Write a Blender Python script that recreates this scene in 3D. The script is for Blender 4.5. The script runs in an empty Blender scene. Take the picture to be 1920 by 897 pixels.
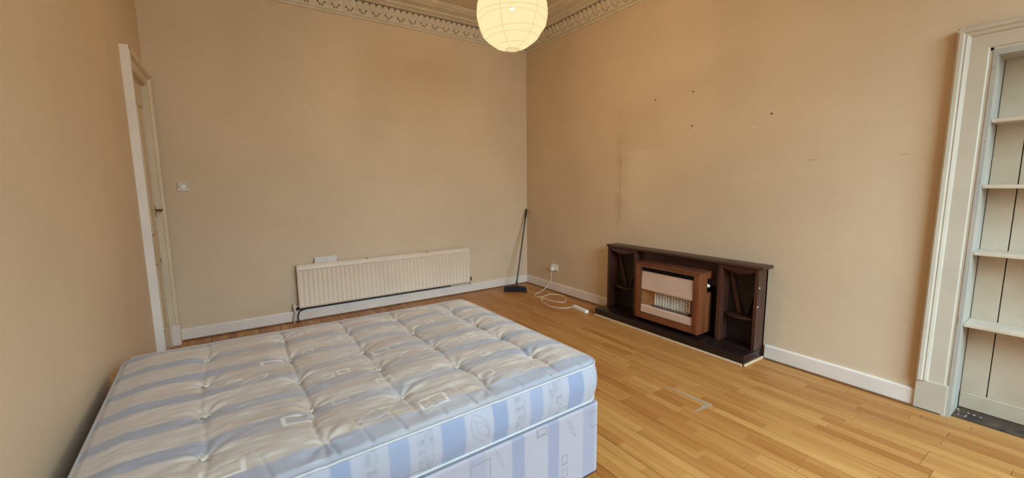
import bpy, bmesh, math, random
import numpy as np
from mathutils import Vector, Matrix

random.seed(7)
RNG = np.random.default_rng(11)
SC = bpy.context.scene
COL = SC.collection
PI = math.pi

# ------------------------------------------------------------------ camera
CAM_POS = Vector((-3.7069, -5.0892, 1.5))
YAW, PITCH, ROLL, FPX = 0.5931, -0.1303, -0.0091, 778.2
fw = Vector((math.sin(YAW) * math.cos(PITCH), math.cos(YAW) * math.cos(PITCH), math.sin(PITCH)))
r0 = Vector((math.cos(YAW), -math.sin(YAW), 0))
u0 = r0.cross(fw)
cr = math.cos(ROLL) * r0 + math.sin(ROLL) * u0
cu = -math.sin(ROLL) * r0 + math.cos(ROLL) * u0
cd = bpy.data.cameras.new('camera')
cam = bpy.data.objects.new('camera', cd)
COL.objects.link(cam)
M3 = Matrix((cr, cu, -fw)).transposed()
cam.matrix_world = Matrix.Translation(CAM_POS) @ M3.to_4x4()
cd.sensor_width = 36.0
cd.lens = FPX / 1920 * 36.0
cd.clip_start = 0.02
SC.camera = cam

# ------------------------------------------------------------------ world, daylight, exposure
W = bpy.data.worlds.new('sky')
SC.world = W
W.use_nodes = True
bg = W.node_tree.nodes['Background']
bg.inputs[0].default_value = (0.80, 0.90, 1.0, 1)
bg.inputs[1].default_value = 0.3


def daylight(name, loc, sx, sy, power, tilt, col, spread=PI, yaw=0.0):
    l = bpy.data.lights.new(name, 'AREA')
    l.shape = 'RECTANGLE'
    l.size, l.size_y = sx, sy
    l.energy = power
    l.color = col
    l.spread = spread
    o = bpy.data.objects.new(name, l)
    COL.objects.link(o)
    o.location = loc
    o.rotation_euler = (PI / 2 - tilt, 0, yaw)    # -Z of the lamp looks along +Y, tilted down
    return o


# daylight entering by the tall window in the wall behind the photographer
# sky seen low over the street, and the bluer sky higher up that falls steeply through the tall panes
daylight('window_daylight', (-1.95, -7.75, 2.45), 2.9, 2.3, 162, math.radians(42), (0.73, 0.935, 0.97), math.radians(125))
daylight('window_high_sky', (-1.95, -7.6, 2.9), 2.9, 1.8, 200, math.radians(62), (0.33, 0.66, 1.0), math.radians(110))
daylight('right_wall_fill', (-3.0, -7.5, 2.2), 1.2, 2.2, 13, math.radians(20), (0.74, 0.92, 1.0), math.radians(110), math.radians(-50))  # added fill lamp to brighten the right wall; the window has no such pane

SC.view_settings.view_transform = 'Standard'
SC.view_settings.look = 'None'
SC.view_settings.gamma = 1.0
SC.view_settings.use_curve_mapping = False
SC.view_settings.exposure = 0.10


# ------------------------------------------------------------------ helpers
def lin(c):
    return tuple(((v / 255) / 12.92 if v / 255 <= .04045 else ((v / 255 + .055) / 1.055) ** 2.4) for v in c)


class NT:
    """tiny node-tree helper"""
    def __init__(s, name):
        s.m = bpy.data.materials.new(name)
        s.m.use_nodes = True
        s.t = s.m.node_tree
        s.p = s.t.nodes['Principled BSDF']
        s.tc = s.t.nodes.new('ShaderNodeTexCoord')

    def n(s, kind, **kw):
        nd = s.t.nodes.new(kind)
        for k, v in kw.items():
            setattr(nd, k, v)
        return nd

    def l(s, a, b):
        s.t.links.new(a, b)

    def val(s, sock, v):
        if hasattr(v, 'is_output'):
            s.l(v, sock)
        else:
            sock.default_value = v

    def math(s, op, a, b=0.0, c=0.0):
        nd = s.n('ShaderNodeMath', operation=op)
        s.val(nd.inputs[0], a)
        s.val(nd.inputs[1], b)
        s.val(nd.inputs[2], c)
        return nd.outputs[0]

    def ramp(s, x, a, b, lo=0.0, hi=1.0):
        nd = s.n('ShaderNodeMapRange', interpolation_type='SMOOTHSTEP')
        s.val(nd.inputs[0], x)
        nd.inputs[1].default_value, nd.inputs[2].default_value = a, b
        nd.inputs[3].default_value, nd.inputs[4].default_value = lo, hi
        return nd.outputs[0]

    def mix(s, f, a, b, mode='MIX'):
        nd = s.n('ShaderNodeMix', data_type='RGBA', blend_type=mode)
        s.val(nd.inputs[0], f)
        s.val(nd.inputs[6], a if hasattr(a, 'is_output') else (*a[:3], 1))
        s.val(nd.inputs[7], b if hasattr(b, 'is_output') else (*b[:3], 1))
        return nd.outputs[2]

    def noise(s, scale, detail=3.0, stretch=(1, 1, 1), rough=0.55, co='Object', loc=(0, 0, 0)):
        mp = s.n('ShaderNodeMapping')
        mp.inputs[3].default_value = stretch
        mp.inputs[1].default_value = loc
        s.l(s.tc.outputs[co], mp.inputs[0])
        nz = s.n('ShaderNodeTexNoise')
        nz.inputs['Scale'].default_value = scale
        nz.inputs['Detail'].default_value = detail
        nz.inputs['Roughness'].default_value = rough
        s.l(mp.outputs[0], nz.inputs[0])
        return nz.outputs[0]

    def xyz(s):
        sp = s.n('ShaderNodeSeparateXYZ')
        s.l(s.tc.outputs['Object'], sp.inputs[0])
        return sp.outputs

    def base(s, c):
        s.val(s.p.inputs['Base Color'], c if hasattr(c, 'is_output') else (*c[:3], 1))
        return s

    def rough(s, v):
        s.val(s.p.inputs['Roughness'], v)
        return s

    def bump(s, h, strength=0.2, dist=0.01):
        b = s.n('ShaderNodeBump')
        b.inputs['Strength'].default_value = strength
        b.inputs['Distance'].default_value = dist
        s.l(h, b.inputs['Height'])
        s.l(b.outputs[0], s.p.inputs['Normal'])
        return s


def simple(name, c, rough=0.5, var=0.08, scale=6.0, metal=0.0, bump=0.0, bscale=60, stretch=(1, 1, 1), spec=0.5):
    t = NT(name)
    c = lin(c)
    d = tuple(max(0, v * (1 - var * 1.6)) for v in c)
    b = tuple(min(1, v * (1 + var)) for v in c)
    f = t.ramp(t.noise(scale, 4, stretch), .3, .7)
    t.base(t.mix(f, d, b)).rough(rough)
    t.p.inputs['Metallic'].default_value = metal
    t.p.inputs['Specular IOR Level'].default_value = spec
    if bump:
        t.bump(t.noise(bscale, 3, stretch), bump, .004)
    return t.m


class MB:
    """collects verts and faces, builds one mesh object"""
    def __init__(s):
        s.v, s.f = [], []

    def add(s, v, f):
        k = len(s.v)
        s.v += [tuple(q) for q in v]
        s.f += [tuple(i + k for i in q) for q in f]
        return s

    def box(s, x0, x1, y0, y1, z0, z1, bev=0.0):
        x0, x1 = min(x0, x1), max(x0, x1)
        y0, y1 = min(y0, y1), max(y0, y1)
        z0, z1 = min(z0, z1), max(z0, z1)
        if bev <= 0:
            v = [(x, y, z) for z in (z0, z1) for y in (y0, y1) for x in (x0, x1)]
            f = [(0, 2, 3, 1), (4, 5, 7, 6), (0, 1, 5, 4), (2, 6, 7, 3), (0, 4, 6, 2), (1, 3, 7, 5)]
            return s.add(v, f)
        bm = bmesh.new()
        bmesh.ops.create_cube(bm, size=1)
        for q in bm.verts:
            q.co = Vector(((x0 + x1) / 2 + q.co.x * (x1 - x0), (y0 + y1) / 2 + q.co.y * (y1 - y0), (z0 + z1) / 2 + q.co.z * (z1 - z0)))
        bmesh.ops.bevel(bm, geom=bm.edges[:], offset=min(bev, .45 * min(x1 - x0, y1 - y0, z1 - z0)), segments=2, profile=.5, affect='EDGES')
        bm.verts.index_update()
        s.add([q.co for q in bm.verts], [[q.index for q in f.verts] for f in bm.faces])
        bm.free()
        return s

    def tube(s, pts, r, n=8, closed=False):
        pts = [Vector(p) for p in pts]
        m = len(pts)
        rr = r if isinstance(r, (list, tuple)) else [r] * m
        v, f = [], []
        prev = None
        for i, p in enumerate(pts):
            if closed:
                t = pts[(i + 1) % m] - pts[i - 1]
            else:
                t = pts[min(i + 1, m - 1)] - pts[max(i - 1, 0)]
            t.normalize()
            a = prev if prev is not None else (Vector((0, 0, 1)) if abs(t.z) < .9 else Vector((1, 0, 0)))
            a = (a - t * a.dot(t)).normalized()
            b = t.cross(a)
            prev = a
            for k in range(n):
                q = 2 * PI * k / n
                v.append(p + (a * math.cos(q) + b * math.sin(q)) * rr[i])
        for i in range(m if closed else m - 1):
            j = (i + 1) % m
            for k in range(n):
                l = (k + 1) % n
                f.append((i * n + k, i * n + l, j * n + l, j * n + k))
        if not closed:
            f.append(tuple(reversed(range(n))))
            f.append(tuple((m - 1) * n + k for k in range(n)))
        return s.add(v, f)

    def lathe(s, prof, n=24, origin=(0, 0, 0), axis='z'):
        """prof: list of (radius, height)"""
        o = Vector(origin)
        v, f = [], []
        for (r, h) in prof:
            for k in range(n):
                q = 2 * PI * k / n
                c, d = r * math.cos(q), r * math.sin(q)
                p = {'z': (c, d, h), 'x': (h, c, d), 'y': (d, h, c)}[axis]
                v.append(o + Vector(p))
        for i in range(len(prof) - 1):
            for k in range(n):
                l = (k + 1) % n
                f.append((i * n + k, i * n + l, (i + 1) * n + l, (i + 1) * n + k))
        f.append(tuple(reversed(range(n))))
        f.append(tuple((len(prof) - 1) * n + k for k in range(n)))
        return s.add(v, f)

    def prism(s, poly, fn, a, b):
        """poly of 2-D points, fn(p, q, w) -> xyz, between w=a and w=b"""
        n = len(poly)
        v = [fn(p[0], p[1], a) for p in poly] + [fn(p[0], p[1], b) for p in poly]
        f = [tuple(reversed(range(n))), tuple(range(n, 2 * n))]
        for i in range(n):
            j = (i + 1) % n
            f.append((i, j, n + j, n + i))
        return s.add(v, f)

    def mesh(s, name, mat, smooth=None):
        me = bpy.data.meshes.new(name)
        me.from_pydata(s.v, [], s.f)
        bm = bmesh.new()
        bm.from_mesh(me)
        bmesh.ops.recalc_face_normals(bm, faces=bm.faces[:])
        bm.to_mesh(me)
        bm.free()
        if mat:
            me.materials.append(mat)
        if smooth is not None:
            me.polygons.foreach_set('use_smooth', [True] * len(me.polygons))
            me.set_sharp_from_angle(angle=math.radians(smooth))
        me.update()
        return me

    def build(s, name, mat, parent=None, smooth=None):
        o = bpy.data.objects.new(name, s.mesh(name, mat, smooth))
        COL.objects.link(o)
        if parent:
            o.parent = parent
            o.matrix_parent_inverse = Matrix.Identity(4)
            o.location = -wloc(parent) if parent.get('_w') else Vector((0, 0, 0))
        return o


def wloc(o):
    p = Vector((0, 0, 0))
    while o:
        p += o.location
        o = o.parent
    return p


def tag(o, label, cat=None, group=None, kind=None):
    o['label'] = label
    if cat:
        o['category'] = cat
    if group:
        o['group'] = group
    if kind:
        o['kind'] = kind
    return o


def thing(name, loc, label, cat, group=None):
    o = bpy.data.objects.new(name, None)
    COL.objects.link(o)
    o.location = loc
    o.empty_display_size = .1
    return tag(o, label, cat, group)


def part(mb, name, mat, parent, smooth=None, label=None):
    """parts are modelled in room coordinates; place them under a thing whose Empty stands elsewhere"""
    o = bpy.data.objects.new(name, mb.mesh(name, mat, smooth))
    COL.objects.link(o)
    o.parent = parent
    o.location = -wloc(parent)
    if label:
        o['label'] = label
    return o


def struct(mb, name, mat, label, smooth=None):
    o = bpy.data.objects.new(name, mb.mesh(name, mat, smooth))
    COL.objects.link(o)
    return tag(o, label, kind='structure')


# ------------------------------------------------------------------ materials
PAINT = lin((211, 184, 153))


def wall_paint(name, extra=None, seed=0.0):
    t = NT(name)
    big = t.ramp(t.noise(.9, 4, loc=(seed, 2 * seed, 0)), .3, .72)
    c = t.mix(big, tuple(v * .93 for v in PAINT), tuple(min(1, v * 1.03) for v in PAINT))
    mid = t.ramp(t.noise(5.0, 5, loc=(seed, 0, seed)), .55, .85)
    c = t.mix(t.math('MULTIPLY', mid, .16), c, lin((186, 152, 112)))
    if extra:
        c = extra(t, c)
    t.base(c).rough(.62)
    t.p.inputs['Specular IOR Level'].default_value = .3
    t.bump(t.noise(38, 4), .10, .004)
    return t.m


def chimney_marks(t, c):
    x, y, z = t.xyz()[0], t.xyz()[1], t.xyz()[2]
    # paler patch where an old mirror hung above the mantel, dirt along its edge
    m = t.math('MULTIPLY', t.ramp(y, -1.79, -1.82), t.ramp(y, -2.45, -2.05))
    m = t.math('MULTIPLY', m, t.math('MULTIPLY', t.ramp(z, 1.87, 1.84), t.ramp(z, .9, 1.3)))
    c = t.mix(t.math('MULTIPLY', m, .28), c, lin((236, 214, 182)))
    d = t.math('MULTIPLY', t.ramp(y, -1.70, -1.80), t.ramp(y, -2.0, -1.82))
    d = t.math('MULTIPLY', d, t.math('MULTIPLY', t.ramp(z, 2.5, 2.0), t.ramp(z, .85, 1.2)))
    d = t.math('MULTIPLY', d, t.ramp(t.noise(6, 4), .3, .7))
    c = t.mix(t.math('MULTIPLY', d, .30), c, lin((170, 130, 86)))
    e = t.math('MULTIPLY', t.ramp(y, -1.795, -1.81), t.ramp(y, -1.84, -1.82))
    e = t.math('MULTIPLY', e, t.math('MULTIPLY', t.ramp(z, 1.86, 1.8), t.ramp(z, 1.0, 1.25)))
    c = t.mix(t.math('MULTIPLY', e, .22), c, lin((140, 105, 70)))
    return c


M = {}
M['wall_back'] = wall_paint('cream_wall_paint_back', seed=3.1)
M['wall_left'] = wall_paint('cream_wall_paint_left', seed=8.7)
M['wall_right'] = wall_paint('cream_wall_paint_right', chimney_marks, seed=5.2)
M['wall_front'] = wall_paint('cream_wall_paint_front', seed=1.2)
M['ceiling'] = simple('ceiling_paint', (202, 184, 160), .8, .03, 1.5)
M['plaster'] = simple('cornice_plaster', (206, 188, 164), .75, .05, 8)
M['gloss'] = simple('white_gloss_paint', (226, 210, 196), .35, .03, 4, bump=.05, bscale=20)
M['arch_paint'] = simple('cream_white_gloss_paint', (192, 176, 156), .38, .03, 4, bump=.05, bscale=20)
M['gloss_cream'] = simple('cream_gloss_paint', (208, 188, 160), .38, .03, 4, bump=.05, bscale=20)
M['door'] = simple('door_gloss_paint', (206, 184, 154), .35, .03, 3)
M['brown_bead'] = simple('brown_timber_bead', (122, 82, 50), .5, .15, 20)
M['beige_bead'] = simple('beige_timber_bead', (214, 178, 138), .5, .08, 20)
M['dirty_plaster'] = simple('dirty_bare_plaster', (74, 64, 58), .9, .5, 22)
M['rad'] = simple('cream_radiator_enamel', (220, 198, 174), .38, .02, 3)
M['pipe'] = simple('painted_pipe', (196, 182, 165), .45, .1, 30)
M['brass_worn'] = simple('worn_brass', (120, 82, 52), .4, .2, 40, metal=.7)
M['black_plastic'] = simple('black_plastic', (26, 26, 30), .42, .1, 20)
M['bristle'] = simple('black_bristles', (20, 22, 28), .8, .3, 120, bump=.5, bscale=300)
M['broom_steel'] = simple('dark_coated_steel_tube', (92, 84, 80), .35, .1, 30, metal=.5)
M['white_plastic'] = simple('white_plastic', (236, 228, 214), .35, .02, 8)
M['switch_plastic'] = simple('grey_white_plastic', (206, 192, 178), .35, .03, 8)
M['cable'] = simple('white_cable_sheath', (238, 222, 198), .4, .02, 8)
M['paper'] = simple('white_paper', (208, 200, 198), .7, .03, 8)
M['nail'] = simple('rusty_nail', (70, 48, 34), .6, .2, 40)
M['crack'] = simple('hairline_crack', (160, 128, 94), .8, .1, 30)
M['filler'] = simple('white_filler', (226, 208, 184), .8, .04, 40)
M['tape'] = simple('grey_tape_residue', (164, 134, 106), .5, .12, 30)
M['shelf_paint'] = simple('off_white_shelf_paint', (200, 181, 157), .5, .05, 6)
M['recess_dirt'] = simple('dark_dusty_boards', (74, 54, 38), .9, .35, 14)


def wood(name, a, b, rough, axis, scale=9.0, spec=.5, coat=0.0):
    t = NT(name)
    st = [1, 1, 1]
    for k in range(3):
        st[k] = 0.06 if k == axis else 1.0
    n1 = t.noise(scale * 6, 6, tuple(st), .6)
    n2 = t.noise(scale, 3, tuple(st))
    f = t.math('ADD', t.math('MULTIPLY', t.ramp(n1, .3, .7), .6), t.math('MULTIPLY', t.ramp(n2, .3, .7), .4))
    t.base(t.mix(f, lin(a), lin(b))).rough(rough)
    t.p.inputs['Specular IOR Level'].default_value = spec
    t.p.inputs['Coat Weight'].default_value = coat
    t.bump(n1, .06, .002)
    return t.m


M['dark_wood'] = wood('dark_mahogany_wood', (40, 21, 16), (76, 42, 32), .38, 1)
M['dark_wood_v'] = wood('dark_mahogany_wood_upright', (46, 25, 18), (86, 49, 37), .38, 2)
M['hearth'] = wood('black_brown_polished_hearth', (24, 15, 14), (44, 27, 23), .25, 1)
M['back_dark'] = wood('very_dark_back_board', (22, 13, 11), (46, 26, 21), .6, 1)
M['fire_wood'] = wood('orange_brown_teak_veneer', (100, 52, 29), (134, 74, 42), .36, 2)
M['fire_wood_top'] = wood('brown_teak_veneer_top', (84, 46, 30), (112, 64, 42), .40, 1)
M['fire_panel'] = simple('pinkish_beige_enamel', (206, 172, 150), .32, .03, 4)
M['black_metal'] = simple('black_metal', (16, 15, 16), .35, .2, 20)
M['steel'] = simple('dull_steel', (140, 132, 128), .3, .1, 30, metal=.9)
M['reflector'] = simple('bronze_reflector', (176, 128, 82), .35, .1, 12, metal=.6)
M['radiant'] = simple('white_ceramic_radiant', (238, 226, 210), .7, .05, 40)
M['radiant_back'] = simple('scorched_firebrick', (118, 66, 40), .9, .3, 30)
M['castor'] = simple('dark_red_plastic', (70, 30, 36), .4, .1, 30)


def press_paint(name):
    t = NT(name)
    g = t.ramp(t.noise(3.0, 6), .3, .75)
    c = t.mix(g, lin((196, 176, 152)), lin((178, 157, 131)))
    s = t.ramp(t.noise(14, 6, (1, 1, .15)), .62, .8)
    c = t.mix(t.math('MULTIPLY', s, .35), c, lin((140, 122, 98)))
    t.base(c).rough(.55)
    return t.m


M['press'] = press_paint('grubby_press_paint')


def worn_lining():
    t = NT('worn_bluish_lining_paint')
    c = t.mix(t.ramp(t.noise(7, 6, (1, 1, .4)), .35, .7), lin((166, 160, 150)), lin((180, 167, 150)))
    s = t.ramp(t.noise(55, 4, (1, 1, .5)), .64, .72)
    c = t.mix(t.math('MULTIPLY', s, .7), c, lin((112, 104, 92)))
    t.base(c).rough(.5)
    return t.m


M['lining'] = worn_lining()


def floor_wood():
    t = NT('honey_wood_strip')
    at = t.n('ShaderNodeAttribute', attribute_name='tone')
    tone = at.outputs['Fac']
    g = t.noise(30, 5, (1, .05, 1), .6)
    g2 = t.noise(120, 3, (1, .03, 1), .6)
    a = t.mix(tone, lin((158, 96, 40)), lin((190, 134, 72)))
    c = t.mix(t.ramp(g, .35, .75), a, t.mix(1.0, a, (.78, .72, .62), 'MULTIPLY'))
    c = t.mix(t.math('MULTIPLY', t.ramp(g2, .45, .75), .35), c, t.mix(1.0, c, (.72, .64, .52), 'MULTIPLY'))
    b = t.ramp(t.noise(1.3, 4), .35, .75)          # uneven wear and fading of the varnish
    c = t.mix(t.math('MULTIPLY', b, .22), c, lin((182, 124, 64)))
    sp = t.ramp(t.noise(9, 5, (1, .35, 1)), .70, .78)   # dark scuffs
    c = t.mix(t.math('MULTIPLY', sp, .35), c, lin((104, 58, 26)))
    t.base(c)
    t.rough(t.ramp(t.noise(4, 4), .2, .8, .34, .5))
    t.p.inputs['Specular IOR Level'].default_value = .45
    t.bump(g2, .05, .001)
    return t.m


M['floor'] = floor_wood()
M['subfloor'] = simple('dark_joint', (84, 52, 26), .8, .1, 10)

# ------------------------------------------------------------------ room shell
XW = -4.268          # left wall plane
YF = -7.2           # wall behind the photographer
H = 3.635
T = .25
DOOR_Y0, DOOR_Y1, DOOR_Z = -.93, -.13, 2.40
PR_Y0, PR_Y1, PR_Z = -4.59, -5.52, 2.225   # press (shelved recess) opening
PR_D = .205

wall_back = struct(MB().box(XW - T, T + .2, 0, T, -.1, H + .1), 'wall_back', M['wall_back'], 'cream painted wall behind the radiator')
mb = MB()
mb.box(0, T + .2, PR_Y0 + .014, 0, -.1, H + .1).box(0, T + .2, PR_Y1 - .014, PR_Y0 + .014, PR_Z + .01, H + .1).box(0, T + .2, YF - T, PR_Y1 - .014, -.1, H + .1)
mb.box(PR_D + .02, T + .2, PR_Y1, PR_Y0, -.1, PR_Z)
wall_right = struct(mb, 'wall_right', M['wall_right'], 'cream painted chimney wall with old nails and filler marks')
mb = MB()
mb.box(XW - T, XW, DOOR_Y1, 0, -.1, H + .1).box(XW - T, XW, DOOR_Y0, DOOR_Y1, DOOR_Z, H + .1).box(XW - T, XW, YF - T, DOOR_Y0, -.1, H + .1)
wall_left = struct(mb, 'wall_left', M['wall_left'], 'plain cream painted wall beside the bed with the door')
WX0, WX1, WZ0, WZ1 = -3.35, -.55, .62, 3.0
mb = MB()
mb.box(XW - T, WX0, YF - T, YF, -.1, H + .1).box(WX1, T, YF - T, YF, -.1, H + .1)
mb.box(WX0, WX1, YF - T, YF, -.1, WZ0).box(WX0, WX1, YF - T, YF, WZ1, H + .1)
wall_front = struct(mb, 'wall_front', M['wall_front'], 'cream wall with the tall window behind the photographer')
ceiling = struct(MB().box(XW - T, T, YF - T, T, H, H + .1), 'ceiling', M['ceiling'], 'off white plaster ceiling')

# window in the wall behind the photographer: sash frames
wf = MB()
for x0, x1 in ((WX0, WX0 + .07), (WX1 - .07, WX1)):
    wf.box(x0, x1, YF - .16, YF - .04, WZ0, WZ1)
wf.box(WX0, WX1, YF - .16, YF - .04, WZ0, WZ0 + .09).box(WX0, WX1, YF - .16, YF - .04, WZ1 - .07, WZ1)
window_1 = struct(wf, 'window_1', M['gloss'], 'tall white sash window that lights the room')
for k, x in enumerate((WX0 + .93, WX0 + 1.87)):
    part(MB().box(x - .03, x + .03, YF - .15, YF - .05, WZ0, WZ1), 'mullion', M['gloss'], window_1)
part(MB().box(WX0, WX1, YF - .14, YF - .06, 1.8, 1.86), 'meeting_rail', M['gloss'], window_1)
part(MB().box(WX0 - .08, WX1 + .08, YF - .02, YF + .12, WZ0 - .04, WZ0), 'window_sill', M['gloss'], window_1)

# ---- floor: strip boards running along y, in three-strip planks
floor = struct(MB().box(XW - T, .06, YF - T, T, -.1, -.006), 'floor', M['subfloor'], 'honey coloured wood strip floor')
SW = .0665


def strip_geo(x0, x1, y0, y1):
    g, c, zt = .0004, .0010, 0.0
    k = round((.02 - x1) / SW) % 3           # first and last strip of a plank carry its open joint
    a, b, d, e = x0 + (.0016 if k == 2 else g), x1 - (.0016 if k == 0 else g), y0 + .0008, y1 - .0008
    v = [(a, d, -.006), (b, d, -.006), (b, e, -.006), (a, e, -.006),
         (a, d, zt - c), (b, d, zt - c), (b, e, zt - c), (a, e, zt - c),
         (a + c, d + c, zt), (b - c, d + c, zt), (b - c, e - c, zt), (a + c, e - c, zt)]
    f = [(8, 9, 10, 11), (4, 5, 9, 8), (5, 6, 10, 9), (6, 7, 11, 10), (7, 4, 8, 11),
         (0, 1, 5, 4), (1, 2, 6, 5), (2, 3, 7, 6), (3, 0, 4, 7)]
    return v, f


def project(p):
    d = Vector(p) - CAM_POS
    z = d.dot(fw)
    if z < .05:
        return None
    return 960 + FPX * d.dot(cr) / z, 448.5 - FPX * d.dot(cu) / z


strips = []
rng = random.Random(21)
ncol = int(math.ceil((-XW + .02) / SW))
board_off = 0
for i in range(ncol):
    x1 = .02 - i * SW
    x0 = max(x1 - SW, XW - .02)
    if i % 3 == 0:
        board_off = rng.uniform(0, 1.9)
        btone = rng.uniform(-.12, .12)
    # butt joints of the whole three-strip plank
    y = .02 - board_off
    joints = [.02]
    while y > YF - .05:
        joints.append(y)
        y -= 1.9
    joints.append(YF - .05)
    joints = sorted(set(joints), reverse=True)
    for a, b in zip(joints[:-1], joints[1:]):
        cur = a
        first = True
        while cur > b + 1e-6:
            ln = rng.choice((.42, .55, .70, .95)) * (rng.uniform(.4, 1) if first else 1)
            first = False
            nx = cur - ln
            if nx < b + .12:
                nx = b
            tone = min(1, max(0, rng.gauss(.56, .24) + btone))
            strips.append((x0, x1, nx, cur, tone))
            cur = nx


def hidden_floor(x, y):
    # under the bed or the hearth
    return (-4.2 < x < -2.3 and -3.75 < y < -2.3) or (x > -.3 and -3.45 < y < -1.78)


def px_area(s):
    x0, x1, y0, y1, _ = s
    if hidden_floor((x0 + x1) / 2, (y0 + y1) / 2):
        return 0
    q = [project((x, y, 0)) for x, y in ((x0, y0), (x1, y0), (x1, y1), (x0, y1))]
    if any(p is None for p in q):
        return 0
    cx, cy = sum(p[0] for p in q) / 4, sum(p[1] for p in q) / 4
    if not (-20 < cx < 1940 and 0 < cy < 930):
        return 0
    # behind the mattress as the camera looks
    for k in range(1, 20):
        f = k / 20
        p = Vector((x0, y0, 0)).lerp(CAM_POS, f)
        if p.z < .6 and -4.15 < p.x < -2.3 and -3.70 < p.y < -2.33:
            return 0
    return abs(sum(q[k][0] * q[(k + 1) % 4][1] - q[(k + 1) % 4][0] * q[k][1] for k in range(4))) / 2


order = sorted(range(len(strips)), key=lambda k: -px_area(strips[k]))
single = set(k for k in order[:296] if px_area(strips[k]) > 0)


def tone_attr(me, vals):
    at = me.attributes.new('tone', 'FLOAT', 'FACE')
    at.data.foreach_set('value', vals)


rest_v, rest_f, rest_t = [], [], []
for k, s in enumerate(strips):
    v, f = strip_geo(*s[:4])
    if k in single:
        me = bpy.data.meshes.new('floor_strip')
        me.from_pydata(v, [], f)
        tone_attr(me, [s[4]] * len(f))
        me.materials.append(M['floor'])
        o = bpy.data.objects.new('floor_strip', me)
        COL.objects.link(o)
        o.parent = floor
    else:
        n = len(rest_v)
        rest_v += v
        rest_f += [tuple(i + n for i in q) for q in f]
        rest_t += [s[4]] * len(f)
me = bpy.data.meshes.new('floor_strips')
me.from_pydata(rest_v, [], rest_f)
tone_attr(me, rest_t)
me.materials.append(M['floor'])
o = bpy.data.objects.new('floor_strips', me)
COL.objects.link(o)
o.parent = floor
o['kind'] = 'stuff'
# tape residue on the boards
poly = [(-1.142, -3.30), (-1.130, -3.30), (-1.098, -3.585), (-1.092, -3.645), (-1.150, -3.650), (-1.270, -3.632), (-1.280, -3.622), (-1.200, -3.620), (-1.132, -3.612)]
part(MB().prism(poly, lambda p, q, w: (p, q, w), .0002, .0008), 'tape_residue', M['tape'], floor, label='whitish tape residue')

# ---- cornice with pierced frieze
PROF = [(-.01, 3.375), (.010, 3.375), (.022, 3.385), (.026, 3.400), (.020, 3.412), (.012, 3.416),
        (.003, 3.430), (.003, 3.552), (.022, 3.556), (.050, 3.562), (.078, 3.558), (.092, 3.566), (.112, 3.574), (.150, 3.580), (.158, 3.594),
        (.150, 3.600), (.165, 3.606), (.235, 3.604), (.245, 3.612), (.262, 3.606), (.275, 3.616), (.300, 3.612), (.315, 3.622), (.335, 3.626), (.345, 3.645), (-.01, 3.645)]


def cornice(name, label, fn, a0, a1, m0=1, m1=1):
    """fn(d, w, z): d from the wall, w along it; ends mitred"""
    mb = MB()
    n = len(PROF)
    v = [fn(d, a0 + m0 * d, z) for d, z in PROF] + [fn(d, a1 - m1 * d, z) for d, z in PROF]
    f = [(i, i + 1, n + i + 1, n + i) for i in range(n - 1)]
    mb.add(v, f)
    return struct(mb, name, M['plaster'], label, smooth=30)


trim_1 = cornice('trim_1', 'plaster cornice with pierced flower frieze above the radiator wall', lambda d, w, z: (-w, -d, z), 0, -XW)
trim_2 = cornice('trim_2', 'plaster cornice with pierced flower frieze above the chimney wall', lambda d, w, z: (-d, -w, z), 0, -YF)
trim_3 = cornice('trim_3', 'plaster cornice above the door wall', lambda d, w, z: (XW + d, -w, z), 0, -YF)
trim_4 = cornice('trim_4', 'plaster cornice above the window wall', lambda d, w, z: (-w, YF + d, z), 0, -XW)

UW, UH = .1455, .145     # one repeat of the frieze


def frieze_mesh():
    """one pierced palmette: a thick plate with four slots and two leaf tops"""
    nx, nz = 44, 40
    hx = np.linspace(-UW / 2, UW / 2, nx + 1)
    hz = np.linspace(0, UH, nz + 1)
    X, Zz = np.meshgrid(hx, hz)
    # leaf tops: two scallops per repeat
    ph = (np.abs(((X + UW / 2) % (UW / 2)) - UW / 4)) / (UW / 4)
    top = UH * (.76 + .24 * np.sqrt(np.clip(1 - ph ** 2, 0, 1)))
    Zs = Zz / UH * top
    D = .030 + .028 * (Zs / UH) ** 1.5 + .006 * np.cos(ph * PI / 2) * (Zs / UH)
    # raised flower petals and scroll
    for sx in (-1, 0, 1):
        D += .006 * np.exp(-(((X - sx * .030) / .012) ** 2 + ((Zs - .075 - .012 * (sx == 0)) / .022) ** 2))
    D += .006 * np.exp(-((np.abs(X) - UW / 2) / .012) ** 2 - ((Zs - .045) / .02) ** 2)
    D -= .005 * np.exp(-((np.abs(X) - UW / 2) / .010) ** 2 - ((Zs - .085) / .014) ** 2)
    # slots
    hole = np.zeros_like(X)
    for px, pz, an in ((-.035, .056, .8), (-.014, .032, .25), (.014, .032, -.25), (.035, .056, -.8)):
        ca, sa = math.cos(an), math.sin(an)
        u = (X - px) * ca + (Zs - pz) * sa
        w = -(X - px) * sa + (Zs - pz) * ca
        hole = np.maximum(hole, np.clip(1.6 - ((u / .0072) ** 2 + (w / .0105) ** 2), 0, 1))
    D = D - hole * (D + .004)
    v = [(x, -d, z) for x, d, z in zip(X.ravel(), D.ravel(), Zs.ravel())]
    w = nx + 1
    f = [(j * w + i, j * w + i + 1, (j + 1) * w + i + 1, (j + 1) * w + i) for j in range(nz) for i in range(nx)]
    # thickness at the leaf tops
    k = len(v)
    for i in range(nx + 1):
        q = v[nz * w + i]
        v.append((q[0], q[1] + .012, q[2] - .003))
    for i in range(nx):
        f.append((nz * w + i, nz * w + i + 1, k + i + 1, k + i))
    mb = MB()
    mb.add(v, f)
    return mb.mesh('frieze_palmette', M['plaster'], 60)


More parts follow.
